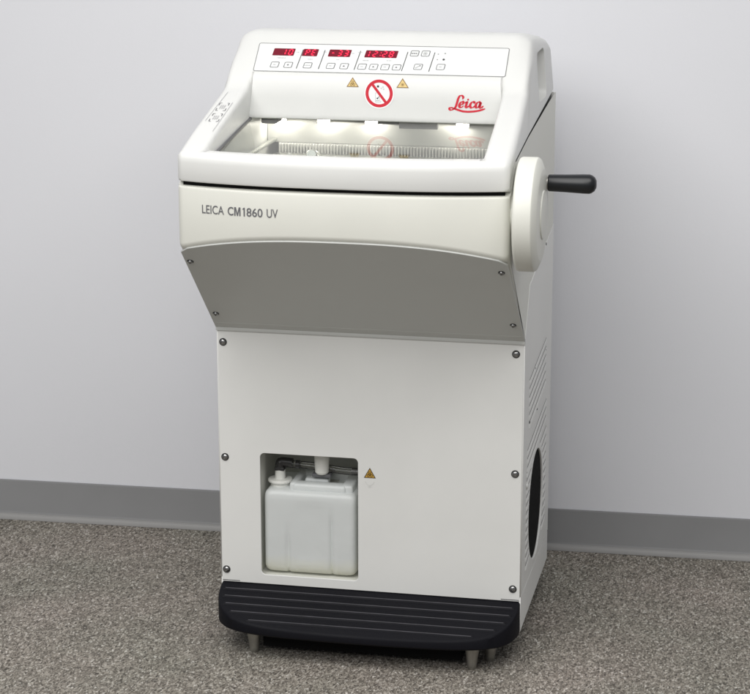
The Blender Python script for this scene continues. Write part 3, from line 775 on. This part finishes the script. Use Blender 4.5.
CM = frame((0, -.228, 1.0205), (1, 0, 0), (0, 1, sl)); cs = 1 if (CM.to_3x3() @ Vector((0, 0, 1))).z > 0 else -1
cm = up(CM, .0007*cs)
b = bmesh.new(); poly(b, seg2((-.2845, .128), (-.2760, .262), .0008), cm); poly(b, seg2((-.2575, .086), (-.2545, .214), .0008), cm)
drape(b); cl = part('cheek_label', b, M['faint'], smooth=False)
for y0 in (.128, .176):
    b = bmesh.new()
    for (a, c_) in (((-.2775, y0), (-.2735, y0)), ((-.2775, y0), (-.2775, y0+.010)), ((-.2635, y0), (-.2595, y0)), ((-.2595, y0), (-.2595, y0+.010)),
                    ((-.2775, y0+.034), (-.2735, y0+.034)), ((-.2775, y0+.024), (-.2775, y0+.034)), ((-.2635, y0+.034), (-.2595, y0+.034)), ((-.2595, y0+.024), (-.2595, y0+.034))):
        poly(b, seg2(a, c_, .0014), cm)
    drape(b); link('button_frame', b, M['line'], cl, smooth=False)
    b = bmesh.new()
    for k in range(4):
        for j in range(3): poly(b, seg2((-.2735+j*.0038, y0+.010+k*.0045), (-.2708+j*.0038, y0+.010+k*.0045), .0016), cm)
    drape(b); link('button_print', b, M['faint'], cl, smooth=False)

# ---- drain plumbing in the compartment ---------------------------------------
b = bmesh.new(); tube(b, catmull([(-.186, .055, .352), (-.150, .055, .3525), (-.10, .055, .349), (-.06, .055, .345), (-.02, .055, .345)], 5), .0075, 18, caps=False)
dh = part('drain_hose', b, M['hose'])
b = bmesh.new(); tube(b, [(-.158, .055, .3525), (-.150, .055, .3525)], .0088, 18); link('hose_clamp', b, M['elbow'], dh)
b = bmesh.new(); tube(b, [(-.046, .055, .3449), (-.020, .055, .3449)], .0055, 14); link('hose_core', b, M['slot'], dh)
b = bmesh.new(); lathe(b, [(0, .0100), (.004, .0135), (.032, .0150), (.05, .0155)], 28, Matrix.Translation((-.1045, .050, .338)))
dp = part('drain_funnel', b, M['capw'])
b = bmesh.new(); box(b, -.124, -.086, .045, .090, .331, .3385, .002); part('funnel_bracket', b, M['line'])

for o in KP:
    if o.parent is None:
        o.parent = K; o.matrix_parent_inverse = Matrix.Translation((0, -.2, 0))

# ------------------------------------------------------------------ waste canister
Q = empty('waste_canister', (-.128, .08, .1375), 'translucent white plastic waste canister with white screw cap standing in the front compartment', 'canister')
def sect(z, t):
    """plan outline at height z; t = inset"""
    x0, x1, y0, y1, r = -.2145+t, -.0290-t, .012+t, .148-t, .011
    pts = rrect(x0, x1, y0, y1, r, 6); out = []
    # densify front edge
    res = []
    n = len(pts)
    for i in range(n):
        a, b_ = pts[i], pts[(i+1) % n]; l = math.hypot(b_[0]-a[0], b_[1]-a[1]); k = max(1, int(l/.0035))
        for j in range(k): res.append((a[0]+(b_[0]-a[0])*j/k, a[1]+(b_[1]-a[1])*j/k))
    for x, y in res:
        if y < .03:
            w = sm(.145, .165, z)*0+1
            for xc, zt in ((-.1660, .245), (-.0780, .285)):
                d = abs(x-xc); g = math.exp(-(d/.0028)**2)*(1-sm(zt-.05, zt, z)); y += .0055*g*w
            y += .0015*math.exp(-((x+.122)/.030)**4)*(1-sm(.275, .295, z))*sm(.15, .175, z)
        out.append((x, y))
    return out
bm = bmesh.new(); prev = None; zs = [(.1385, .016), (.139, .010), (.1415, .005), (.146, .0015), (.152, 0)]+[(.152+.0098*k, 0) for k in range(1, 15)]+[(.2990, .0006), (.3035, .002), (.3068, .0045), (.3085, .008), (.3092, .013)]
rg = []
for z, t in zs: rg.append([bm.verts.new((x, y, z)) for x, y in sect(z, t)])
for A, B in zip(rg, rg[1:]):
    for k in range(len(A)):
        if len(A) == len(B): bm.faces.new((A[k], A[(k+1) % len(A)], B[(k+1) % len(B)], B[k]))
        else:
            m_ = max(len(A), len(B)); i0, i1 = int(k*len(B)/len(A)), int((k+1)*len(B)/len(A)) % len(B)
            f = [A[k], A[(k+1) % len(A)], B[i1 % len(B)], B[i0]]
            f = list(dict.fromkeys(f))
            try: bm.faces.new(f)
            except Exception: pass
bm.faces.new(rg[0][::-1]); bm.faces.new(rg[-1])
bmesh.ops.triangulate(bm, faces=[f for f in bm.faces if len(f.verts) > 4])
cb = link('body', bm, M['poly'], Q, ang=50)
# raised carrying handle block with a slot
hmz = frame((0, .085, 0), (1, 0, 0), (0, 0, 1))
bm = bmesh.new()
box(bm, -.158, -.052, .024, .052, .306, .322, .005, 3); box(bm, -.158, -.052, .105, .140, .306, .322, .005, 3)
box(bm, -.166, -.150, .028, .136, .304, .3225, .005, 3); box(bm, -.062, -.038, .028, .136, .304, .3225, .005, 3)
bmesh.ops.transform(bm, matrix=Matrix.Identity(4), verts=bm.verts)
hd = link('carry_handle', bm, M['poly'], Q)
bm = bmesh.new(); box(bm, -.140, -.092, .052, .074, .314, .326, .004, 3); link('handle_bar', bm, M['poly'], hd)
bm = bmesh.new(); box(bm, -.146, -.080, .050, .1, .3085, .3115, .001); link('handle_slot', bm, M['inner'], hd)
cxm = Matrix.Translation((-.1905, .055, .300))
bm = bmesh.new(); lathe(bm, [(0, .019), (.014, .019), (.016, .0235), (.0175, .0245), (.0205, .0245), (.022, .0235), (.0225, .012), (.0225, .0105), (.040, .0100), (.042, .0095), (.042, 0)], 48, cxm, flute=.035)
cap = link('screw_cap', bm, M['capw'], Q)
bm = bmesh.new(); tube(bm, catmull([(-.1905, .055, .341), (-.1905, .055, .350), (-.1885, .055, .3555), (-.182, .055, .3565), (-.165, .055, .3555)], 5), [.0100]*6+[.0098]*5+[.009]*10, 20)
box(bm, -.2005, -.1805, .045, .065, .3395, .3470, .002)
link('hose_elbow', bm, M['elbow'], cap)
for o in (cb, hd, cap): o.matrix_parent_inverse = Matrix.Translation((.128, -.08, -.1375))

# ------------------------------------------------------------------ light
def area(name, loc, target, sx, sy, power, col=(1, 1, 1)):
    l = bpy.data.lights.new(name, 'AREA'); l.shape = 'RECTANGLE'; l.size = sx; l.size_y = sy; l.energy = power; l.color = col
    o = bpy.data.objects.new(name, l); C.objects.link(o); o.location = loc
    d = Vector(target)-Vector(loc); o.rotation_euler = d.to_track_quat('-Z', 'Y').to_euler(); return o
area('ceiling_light', (.1, -1.35, 2.6), (.1, -.9, 0), 3.6, 1.5, 65, (1, .985, .96))
area('ceiling_light', (-.6, -3.5, 2.75), (-.3, -2.2, .6), 2.8, 1.7, 66, (1, .99, .97))
w = bpy.data.worlds.new('World'); S.world = w; w.use_nodes = True
w.node_tree.nodes['Background'].inputs[0].default_value = (.93, .96, 1, 1); w.node_tree.nodes['Background'].inputs[1].default_value = .31

# ------------------------------------------------------------------ camera
cd = bpy.data.cameras.new('camera'); cam = bpy.data.objects.new('camera', cd); C.objects.link(cam)
cx, cy, cz, yaw, pit, rol, f = .7918, -3.8824, 1.6215, .1981, .2490, -.0004, 2137.8
F = Vector((-sin(yaw)*cos(pit), cos(yaw)*cos(pit), -sin(pit))); Rt = F.cross(Vector((0, 0, 1))).normalized(); U = Rt.cross(F)
R2 = cos(rol)*Rt+sin(rol)*U; U2 = -sin(rol)*Rt+cos(rol)*U
mw = Matrix(((R2.x, U2.x, -F.x, cx), (R2.y, U2.y, -F.y, cy), (R2.z, U2.z, -F.z, cz), (0, 0, 0, 1)))
cam.matrix_world = mw
cd.sensor_width = 36; cd.lens = 36*f/750; cd.clip_start = .05; cd.clip_end = 50
S.camera = cam
S.view_settings.view_transform = 'Standard'; S.view_settings.look = 'None'; S.view_settings.exposure = 0; S.view_settings.gamma = 1
S.cycles.max_bounces = 10; S.cycles.transparent_max_bounces = 12
